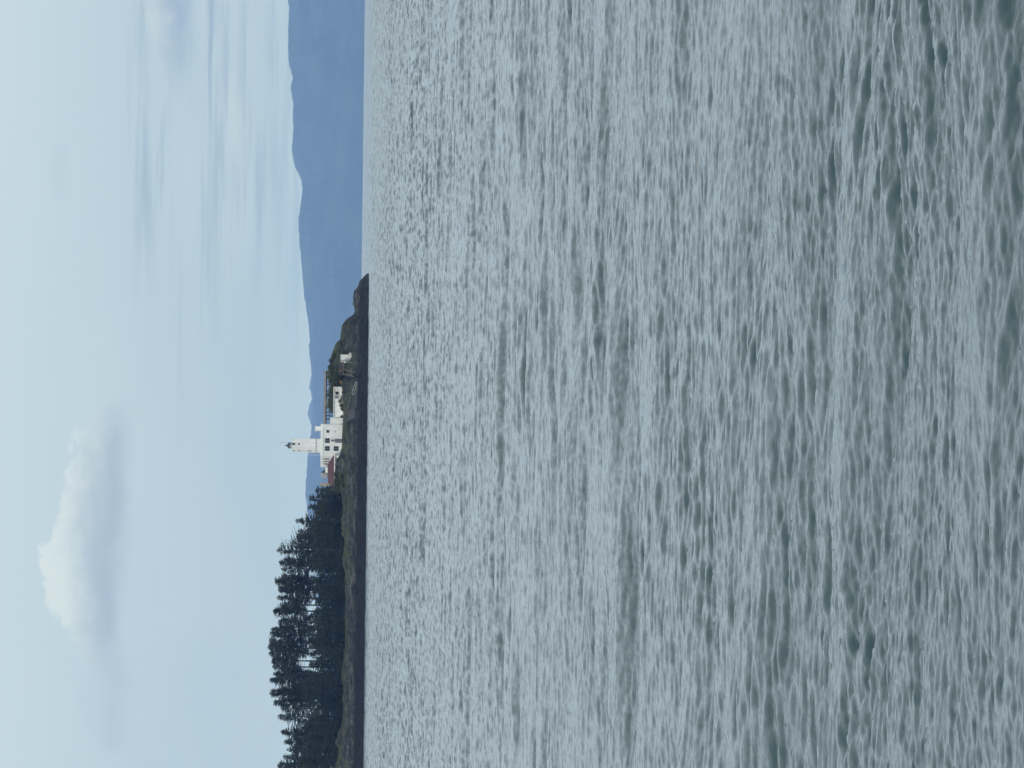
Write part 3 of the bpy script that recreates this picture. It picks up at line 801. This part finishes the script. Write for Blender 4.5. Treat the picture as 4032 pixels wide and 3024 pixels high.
def build_path():
    root = None
    pts = [P(1566, 1382, 1270.5), P(1582, 1378, 1271.2), P(1600, 1374, 1272.0), P(1628, 1367, 1273.0)]
    root = empty('pipe', tuple(pts[0])); tag(root, 'tan pipe laid along the rock below the annex', 'pipe')
    mb = MB(); sup = MB()
    for q0, q1 in zip(pts[:-1], pts[1:]): mb.bar(q0 - pts[0] + Vector((0, 0, .3)), q1 - pts[0] + Vector((0, 0, .3)), 0.24)
    mb.build('tube', old_timber, root)
    for q in pts:
        r = q - pts[0]; MB().bar(r - Vector((0, 0, 1.0)), r + Vector((0, 0, 0.2)), 0.16).build('support', old_timber, root)
    pts = [P(1505, 1402, 1267.5), P(1520, 1397, 1268.5), P(1536, 1391.5, 1269.5), P(1552, 1389, 1270.0)]
    root = empty('rail_track', tuple(pts[0])); tag(root, 'thin grey rail track on the dark rock left of the trestle', 'rail')
    for off, dz in ((0, 0.3), (1.1, -0.55)):
        mb = MB()
        for q0, q1 in zip(pts[:-1], pts[1:]): mb.bar(q0 - pts[0] + Vector((0, -off, dz)), q1 - pts[0] + Vector((0, -off, dz)), 0.14)
        mb.build('rail', grey_trim, root)
    for q in pts:
        r = q - pts[0]; MB().bar(r + Vector((0, 0, 0.2)), r + Vector((0, -1.1, -0.65)), 0.14).build('sleeper', grey_trim, root)
build_path()

# ------------------------------------------------------------------ trees
def leaf_mat(name, dark, light, scale=0.7):
    m_, b = new_mat(name)
    tcn = E.nt.nodes.new('ShaderNodeTexCoord')
    oi = E.nt.nodes.new('ShaderNodeObjectInfo')
    n = e_noise(tcn.outputs['Object'], scale, 4, 0.65)
    c = e_mix(n.smooth(0.3, 0.72), dark, light)
    c = e_mix(E(oi.outputs['Random']) * 0.35, c, tuple(q * 0.6 for q in light))
    E.nt.links.new(c, b.inputs['Base Color'])
    b.inputs['Roughness'].default_value = 0.8; b.inputs['Specular IOR Level'].default_value = 0.15
    return m_
spruce_mat = leaf_mat('spruce_needles', (0.022, 0.032, 0.020), (0.046, 0.058, 0.034))
young_mat = leaf_mat('young_spruce_needles', (0.026, 0.040, 0.022), (0.052, 0.066, 0.036))
bark_mat = simple_mat('grey_bark', (0.055, 0.047, 0.04), 0.9, 0.2, 1.2)
shrub_mat = leaf_mat('shrub_leaves', (0.030, 0.042, 0.020), (0.105, 0.115, 0.045), 0.9)
shadow_bush_mat = leaf_mat('brown_shadow_leaves', (0.050, 0.042, 0.032), (0.12, 0.10, 0.07), 0.9)  # brown leaf colour that stands in for a shadow

def sprays(rng, base, dirs, lens, wid, per, quads, droop, tuft):
    """flat needle sprays set along each branch"""
    for b, d, L, w in zip(base, dirs, lens, wid):
        n = max(2, int(per * L))
        t = (np.arange(n) + rng.random(n)) / n
        t = 0.12 + 0.88 * t
        side = np.cross(d, (0, 0, 1.0)); side /= (np.linalg.norm(side) + 1e-6)
        up = np.cross(side, d)
        c = b + d * (t * L)[:, None] + np.array([0, 0, 1.0]) * (droop * L * t * t)[:, None]
        wloc = w * (1.05 - 0.75 * t) * (0.6 + 0.8 * rng.random(n))
        sg = np.where(np.arange(n) % 2 == 0, 1.0, -1.0)
        dirn = d * 0.75 + side * (sg * (0.55 + 0.5 * rng.random(n)))[:, None] + up * (rng.normal(0, 0.28, n) + tuft)[:, None]
        dirn /= np.linalg.norm(dirn, axis=1)[:, None]
        ln = wloc * (0.9 + 0.5 * rng.random(n))
        nrm = rng.normal(size=(n, 3)); nrm -= dirn * np.sum(nrm * dirn, 1)[:, None]; nrm /= np.linalg.norm(nrm, axis=1)[:, None]
        hw = (0.17 + 0.16 * rng.random(n)) * np.clip(wloc, 0.45, 1.6)
        e = c + dirn * ln[:, None]
        m_ = c + dirn * (ln * 0.45)[:, None]
        quads.append(np.stack([c, m_ + nrm * hw[:, None], e, m_ - nrm * hw[:, None]], 1))
def spruce_mesh(H, R, crown0, seed, dens=1.0, lean=0.0, shape=0.8, gap=0.12, oneside=0.0, tuft=0.25, flat=0.0, base0=0.35):
    rng = np.random.default_rng(seed)
    quads = []
    nb = int(H * 13 * dens)
    tt = np.sort(rng.random(nb) ** (1.35 if base0 > 0.5 else 0.9))                        # 0 crown base .. 1 top
    zz = H * (crown0 + (1 - crown0) * tt)
    prof = np.minimum(1.0, (1 - tt) ** shape * 1.25 + 0.03 + flat * np.clip(1 - tt, 0, 0.25)) * np.clip(base0 + tt * 3.0, 0, 1)
    az_ = rng.random(nb) * 2 * np.pi
    # clumped growth: some directions bare, some long
    clump = 0.72 + 0.28 * np.sin(az_ * 2 + zz * 0.9 + seed) + 0.25 * np.sin(az_ - zz * 0.35 + seed * 1.7)
    L = R * prof * np.clip(clump, 0.30, 1.25) * (0.75 + 0.5 * rng.random(nb)) * (1 + oneside * np.cos(az_))
    keep = rng.random(nb) > gap + (0.24 * (1 - tt) ** 1.5 if crown0 > 0.3 else 0.0)
    keep |= tt > 0.85
    rise = 0.42 * tt + 0.02 + rng.normal(0, 0.14, nb)
    d = np.stack([np.cos(az_), np.sin(az_), rise], -1); d /= np.linalg.norm(d, axis=1)[:, None]
    base = np.stack([lean * zz / H * R + 0 * zz, 0 * zz, zz], -1)
    L = np.maximum(L, 0.35)
    k = keep
    sprays(rng, base[k], d[k], L[k], np.clip(0.24 * L[k] + 0.28, 0.36, 0.85), 5.0, quads, -0.07, tuft)
    Q = np.concatenate(quads)
    V = Q.reshape(-1, 3); F = np.arange(len(V)).reshape(-1, 4)
    # leader
    return V, F
def trunk_mb(H, r, lean, R, bare, seed):
    rng = random.Random(seed)
    mb = MB()
    pr = []
    n = 7
    for j in range(n + 1):
        t = j / n
        pr.append((r * (1 - t) ** 0.8 + 0.03, H * 0.985 * t))
    v0 = len(mb.v); mb.lathe(pr, 7)
    mb.v = [(x + lean * R * (z / H), y, z) for x, y, z in mb.v]
    for i in range(int(bare)):                                # dead snags on the bare stem
        z = H * rng.uniform(0.25, 0.75); a = rng.uniform(0, 6.28); L = rng.uniform(0.8, 2.4)
        x0 = lean * R * z / H
        mb.bar((x0, 0, z), (x0 + L * math.cos(a), L * math.sin(a), z + L * rng.uniform(-0.2, 0.55)), 0.09)
    return mb
NTREE = [0]
def tree(name, ty, top, base_v, wpx, Y, label, group, crown0=0.35, dens=1.0, lean=0.0, shape=0.8, gap=0.12, oneside=0.0, mat=None, tuft=0.25, bare=8, cat='tree', flat=0.0):
    NTREE[0] += 1
    sd_ = 100 + NTREE[0] * 7
    b, t = P(ty, base_v, Y), P(ty, top, Y)
    g = min(b.z, gz(b.x, Y)) - 0.3
    H = t.z - g
    R = wpx * PX(Y) / 2
    root = empty(name, (b.x, Y, g)); tag(root, label, cat, group)
    V, F = spruce_mesh(H, R, crown0, sd_, dens, lean, shape, gap, oneside, tuft, flat, 0.9 if crown0 < 0.01 else 0.35)
    fast_mesh('crown', V, F, mat or spruce_mat, root, smooth=False)
    trunk_mb(H, 0.16 + H * 0.011, lean, R, bare, sd_).build('trunk', bark_mat, root, True)
    return root
ORD = ['first', 'second', 'third', 'fourth', 'fifth', 'sixth', 'seventh', 'eighth', 'ninth', 'tenth', 'eleventh', 'twelfth', 'thirteenth', 'fourteenth', 'fifteenth',
       'sixteenth', 'seventeenth', 'eighteenth', 'nineteenth', 'twentieth', 'twenty-first', 'twenty-second', 'twenty-third', 'twenty-fourth', 'twenty-fifth', 'twenty-sixth',
       'twenty-seventh', 'twenty-eighth', 'twenty-ninth', 'thirtieth', 'thirty-first', 'thirty-second', 'thirty-third', 'thirty-fourth', 'thirty-fifth']
#        ty   top  width  crown0 dens  lean shape gap oneside  look
TALL = [(1938, 1242, 46, 0.10, 1.1, 0.1, 0.70, 0.05, 0.2, 'short rounded spruce at the lighthouse end of the grove'),
        (1967, 1217, 62, 0.06, 1.2, 0.0, 0.65, 0.04, 0.1, 'squat dense spruce'),
        (2003, 1213, 60, 0.05, 1.2, 0.1, 0.70, 0.05, 0.1, 'squat dense spruce with a blunt top'),
        (2052, 1165, 88, 0.10, 1.1, 0.0, 0.85, 0.12, 0.3, 'pointed spruce standing above the squat ones'),
        (2092, 1174, 66, 0.12, 1.0, 0.0, 0.75, 0.12, 0.0, 'bushy spruce'),
        (2112, 1173, 60, 0.10, 1.2, 0.0, 0.60, 0.05, 0.0, 'dense round topped spruce'),
        (2142, 1150, 70, 0.30, 0.8, 0.0, 0.75, 0.28, 0.5, 'thin open spruce with sky between its branches'),
        (2171, 1090, 96, 0.32, 1.0, 0.0, 0.85, 0.16, 0.4, 'tall ragged spruce that begins the high canopy'),
        (2215, 1099, 78, 0.36, 1.2, 0.0, 0.75, 0.10, 0.0, 'tall dense spruce'),
        (2242, 1105, 54, 0.38, 0.8, 0.0, 0.80, 0.20, 0.0, 'narrow tall spruce at the edge of a gap'),
        (2277, 1110, 60, 0.55, 0.7, 0.0, 0.70, 0.25, 0.4, 'bare stemmed spruce beside the first sky gap'),
        (2296, 1083, 82, 0.40, 1.2, 0.0, 0.70, 0.08, 0.2, 'tall broad crowned spruce'),
        (2326, 1097, 66, 0.42, 1.1, 0.0, 0.60, 0.10, 0.0, 'tall flat topped spruce'),
        (2359, 1089, 56, 0.36, 1.0, 0.0, 0.75, 0.18, 0.0, 'slim tall spruce with a straight dark stem'),
        (2384, 1104, 58, 0.55, 0.7, 0.0, 0.65, 0.30, -0.2, 'sparse spruce with sky showing under its crown'),
        (2408, 1077, 64, 0.50, 1.1, 0.0, 0.60, 0.12, 0.0, 'tall spruce with a tufted round head'),
        (2452, 1093, 70, 0.45, 0.9, 0.0, 0.75, 0.18, 0.2, 'spruce with gaps low in its crown'),
        (2481, 1068, 76, 0.40, 1.0, 0.0, 0.80, 0.15, 0.3, 'tall pointed spruce'),
        (2502, 1064, 62, 0.45, 1.0, 0.0, 0.62, 0.12, 0.4, 'tall brushy topped spruce'),
        (2533, 1062, 64, 0.48, 1.0, 0.0, 0.55, 0.12, 0.0, 'tall flat crowned spruce'),
        (2554, 1054, 66, 0.42, 1.0, 0.0, 0.70, 0.15, 0.0, 'tallest spruce of the grove'),
        (2575, 1059, 62, 0.45, 0.9, 0.0, 0.62, 0.18, 0.0, 'tall spruce with a spiky head'),
        (2604, 1072, 66, 0.62, 0.9, 0.0, 0.60, 0.15, 0.0, 'high crowned spruce over the widest sky gap'),
        (2628, 1073, 54, 0.60, 0.8, 0.0, 0.75, 0.20, 0.0, 'slender spruce inside the widest sky gap'),
        (2655, 1075, 62, 0.38, 1.1, 0.0, 0.70, 0.10, 0.0, 'dense spruce closing the widest sky gap'),
        (2679, 1064, 66, 0.28, 1.3, 0.0, 0.55, 0.04, 0.0, 'dense round headed spruce'),
        (2727, 1066, 84, 0.28, 1.3, 0.0, 0.60, 0.04, 0.0, 'broad dense spruce with a tufted top'),
        (2766, 1080, 70, 0.42, 1.0, 0.0, 0.65, 0.12, 0.0, 'rounded spruce with small sky holes'),
        (2792, 1108, 50, 0.45, 0.8, 0.0, 0.60, 0.20, 0.0, 'lower spruce in a notch of the skyline'),
        (2824, 1094, 68, 0.45, 0.8, 0.0, 0.75, 0.20, 0.0, 'open spruce with sky holes beside the skyline notch'),
        (2885, 1107, 86, 0.25, 1.1, 0.0, 0.75, 0.08, 0.0, 'broad spruce with sloping shoulders'),
        (2925, 1118, 70, 0.25, 1.1, 0.0, 0.70, 0.08, 0.0, 'bushy spruce'),
        (2955, 1130, 62, 0.20, 1.1, 0.0, 0.70, 0.08, 0.0, 'lower bushy spruce'),
        (2985, 1114, 60, 0.20, 1.1, 0.0, 0.75, 0.10, 0.0, 'spruce with a side spike'),
        (3016, 1092, 80, 0.22, 1.2, 0.0, 0.70, 0.08, 0.0, 'tall dense spruce cut by the edge of the picture')]
rr = random.Random(5)
for i, (ty, top, w, c0, de, le, sh, ga, on, look) in enumerate(TALL):
    lab = look if i in (0, len(TALL) - 1) else look + ', %s skyline tree from the lighthouse' % ORD[i]
    tree('spruce_tree', ty, top, 1352, w * 1.35, 1287 + (i * 5 % 4) * 3.5, lab, 'tall spruces of the grove skyline', c0 + (0.01 if c0 > 0.3 else 0.0), de * 1.3, le, sh * 0.72, ga, on)
# younger trees that close the foot of the grove
LOW = [(1921, 1279, 44), (1950, 1262, 60), (1985, 1250, 64), (2025, 1236, 76), (2068, 1225, 80), (2105, 1228, 76), (2150, 1222, 84), (2196, 1226, 90), (2238, 1240, 86), (2280, 1236, 84),
       (2322, 1232, 90), (2366, 1240, 88), (2408, 1238, 86), (2450, 1224, 86), (2492, 1222, 90), (2534, 1216, 90), (2574, 1222, 86), (2616, 1218, 84), (2656, 1208, 90),
       (2700, 1190, 94), (2742, 1190, 94), (2784, 1210, 90), (2826, 1212, 92), (2868, 1186, 96), (2912, 1190, 94), (2956, 1186, 90), (3000, 1170, 96)]
for i, (ty, top, w) in enumerate(LOW):
    tree('young_spruce', ty, top, 1356, w * 1.25, 1279.5 + (i % 3) * 1.6, 'low dense spruce at the foot of the grove, %s from the lighthouse' % ORD[i],
         'young spruces along the foot of the grove', 0.0, 1.9, 0, 0.50, 0.0, 0, young_mat, 0.3, 0, 'tree', 0.4)
# second row behind, filling the dark between stems
BACKROW = [(2010, 1236, 90), (2075, 1200, 90), (2130, 1208, 86), (2190, 1190, 90), (2225, 1190, 70), (2305, 1205, 76), (2335, 1232, 80), (2430, 1196, 80), (2470, 1210, 70), (2515, 1182, 80), (2545, 1218, 70),
           (2590, 1240, 60), (2665, 1180, 70), (2705, 1120, 86), (2750, 1135, 84), (2850, 1170, 84), (2905, 1150, 84), (2945, 1165, 80), (3010, 1150, 80)]
for i, (ty, top, w) in enumerate(BACKROW):
    tree('spruce_tree', ty, top, 1345, w * 1.2, 1303 + (i % 3) * 4, 'spruce half hidden behind the tall row, %s such from the lighthouse' % ORD[i], 'spruces standing behind the skyline row', 0.12, 1.3, 0, 0.6, 0.05, 0)

# ------------------------------------------------------------------ shrubs
def shrub(ty, top, base_v, wpx, Y, label, group, mat, seed, name='shrub', nb=130, dens=1.0):
    rng = np.random.default_rng(seed)
    b, t = P(ty, base_v, Y), P(ty, top, Y)
    g = gz(b.x, Y)
    g = min(g, b.z) - 0.15
    H = max(0.5, t.z - g) * (1.1 if dens > 2 else 1.0); R = wpx * PX(Y) / 2
    root = empty(name, (b.x, Y, g)); tag(root, label, 'shrub', group)
    nb = int(nb * dens)
    az_ = rng.random(nb) * 6.283; pol = rng.random(nb) ** 0.6 * 1.35
    d = np.stack([np.cos(az_) * np.sin(pol) * R, np.sin(az_) * np.sin(pol) * R, np.cos(pol) * H * 0.95 + 0.1], -1)
    L = np.linalg.norm(d, axis=1); d /= L[:, None]
    L *= 0.65 + 0.4 * rng.random(nb)
    quads = []
    sprays(rng, np.zeros((nb, 3)) + rng.normal(0, 0.15, (nb, 3)) * [R, R, 0], d, L, np.full(nb, 0.75 if dens > 2 else 0.5), 7, quads, -0.04, 0.15)
    V = np.concatenate(quads).reshape(-1, 3)
    fast_mesh('foliage', V, np.arange(len(V)).reshape(-1, 4), mat, root, smooth=False)
    st = MB()
    for i in range(5):
        a = d[i] * L[i] * 0.6
        st.bar((0, 0, -0.2), tuple(a), 0.06)
    st.build('stem', bark_mat, root)
SHR = [  # ty, top, base, width, Y, material, label
    (1403, 1302, 1312, 30, 1294, 's', 'low green shrub on the ridge right above the white hut'),
    (1420, 1294, 1306, 26, 1295, 's', 'rounded green shrub on the ridge between the hut and the trestle'),
    (1447, 1288, 1304, 34, 1295, 's', 'bushy green shrub on the ridge above the trestle'),
    (1464, 1286, 1306, 40, 1290.5, 's', 'dark shrub under the end of the raised walkway'),
    (1484, 1286, 1314, 46, 1290.2, 's', 'dark green shrub under the walkway above the ochre winch'),
    (1505, 1293, 1316, 44, 1290, 's', 'dark shrub beneath the walkway short of the annex'),
    (1532, 1294, 1318, 46, 1289.5, 's', 'shrub behind the annex roof by the pale post'),
    (1555, 1287, 1318, 48, 1289.5, 's', 'shrub behind the annex roof by the white sign board'),
    (1577, 1290, 1318, 48, 1289.5, 's', 'shrub behind the annex roof at the foot of the stair'),
    (1597, 1286, 1318, 50, 1289.5, 's', 'dense shrub behind the annex roof left of the stair'),
    (1614, 1297, 1318, 34, 1289.5, 's', 'shrub behind the annex roof beside the open posts'),
    (1580, 1328, 1346, 24, 1279.6, 'g', 'green bank of grass and weeds against the annex wall nearest its windows'),
    (1596, 1334, 1350, 24, 1279.4, 'g', 'green weeds against the middle of the annex wall'),
    (1611, 1340, 1352, 20, 1279.2, 'g', 'low green weeds by the white tank'),
    (1641, 1339, 1353, 10, 1278.8, 'd', 'brown bush shape standing for the dark shadow between annex and lighthouse'),  # brown foliage stands in for a shadow in this corner
    (1868, 1311, 1330, 34, 1274.6, 's', 'dark green bush under the red roof nearest the lighthouse'),
    (1890, 1309, 1334, 34, 1274.4, 's', 'green bush under the middle of the red roof'),
    (1906, 1304, 1338, 32, 1274.2, 's', 'green bush hiding the far end of the red roof'),
    (1926, 1300, 1346, 36, 1275, 's', 'dark bush between the red roof and the first spruces'),
    (1878, 1330, 1346, 40, 1273.2, 'g', 'yellow green weeds on the bank below the red roof'),
    (1906, 1336, 1352, 40, 1273.2, 'g', 'yellow green weeds on the bank below the first spruces'),
    (1780, 1340, 1348, 30, 1277.0, 'g', 'tuft of dry grass under the lower lighthouse window'),
    (1362, 1319, 1330, 24, 1280, 'g', 'low yellow green scrub on the rock right of the white hut'),
    (1384, 1308, 1322, 28, 1284, 's', 'green scrub on the ridge just right of the white hut'),
    (1250, 1384, 1392, 20, 1278, 'g', 'tuft on the low rock shoulder towards the point'),
    (1196, 1389, 1396, 16, 1278, 'g', 'tuft on the flat top of the rock point')]
MATS = {'s': shrub_mat, 'd': shadow_bush_mat, 'g': leaf_mat('bank_grass', (0.045, 0.055, 0.020), (0.14, 0.15, 0.055), 1.2)}
for i, (ty, top, bv, w, Y, mm, lab) in enumerate(SHR):
    shrub(ty, top, bv, w, Y, lab, 'shrubs and tufts on the headland', MATS[mm], 300 + i, dens=4.0 if 1289 < Y < 1291 else 1.3)

# set the whole headland back to its distance
for o in list(COL.objects):
    if o.parent is None and o.name not in ('camera', 'sun', 'sea_water', 'far_hills', 'distant_hill', 'haze'):
        o.location.y += YO
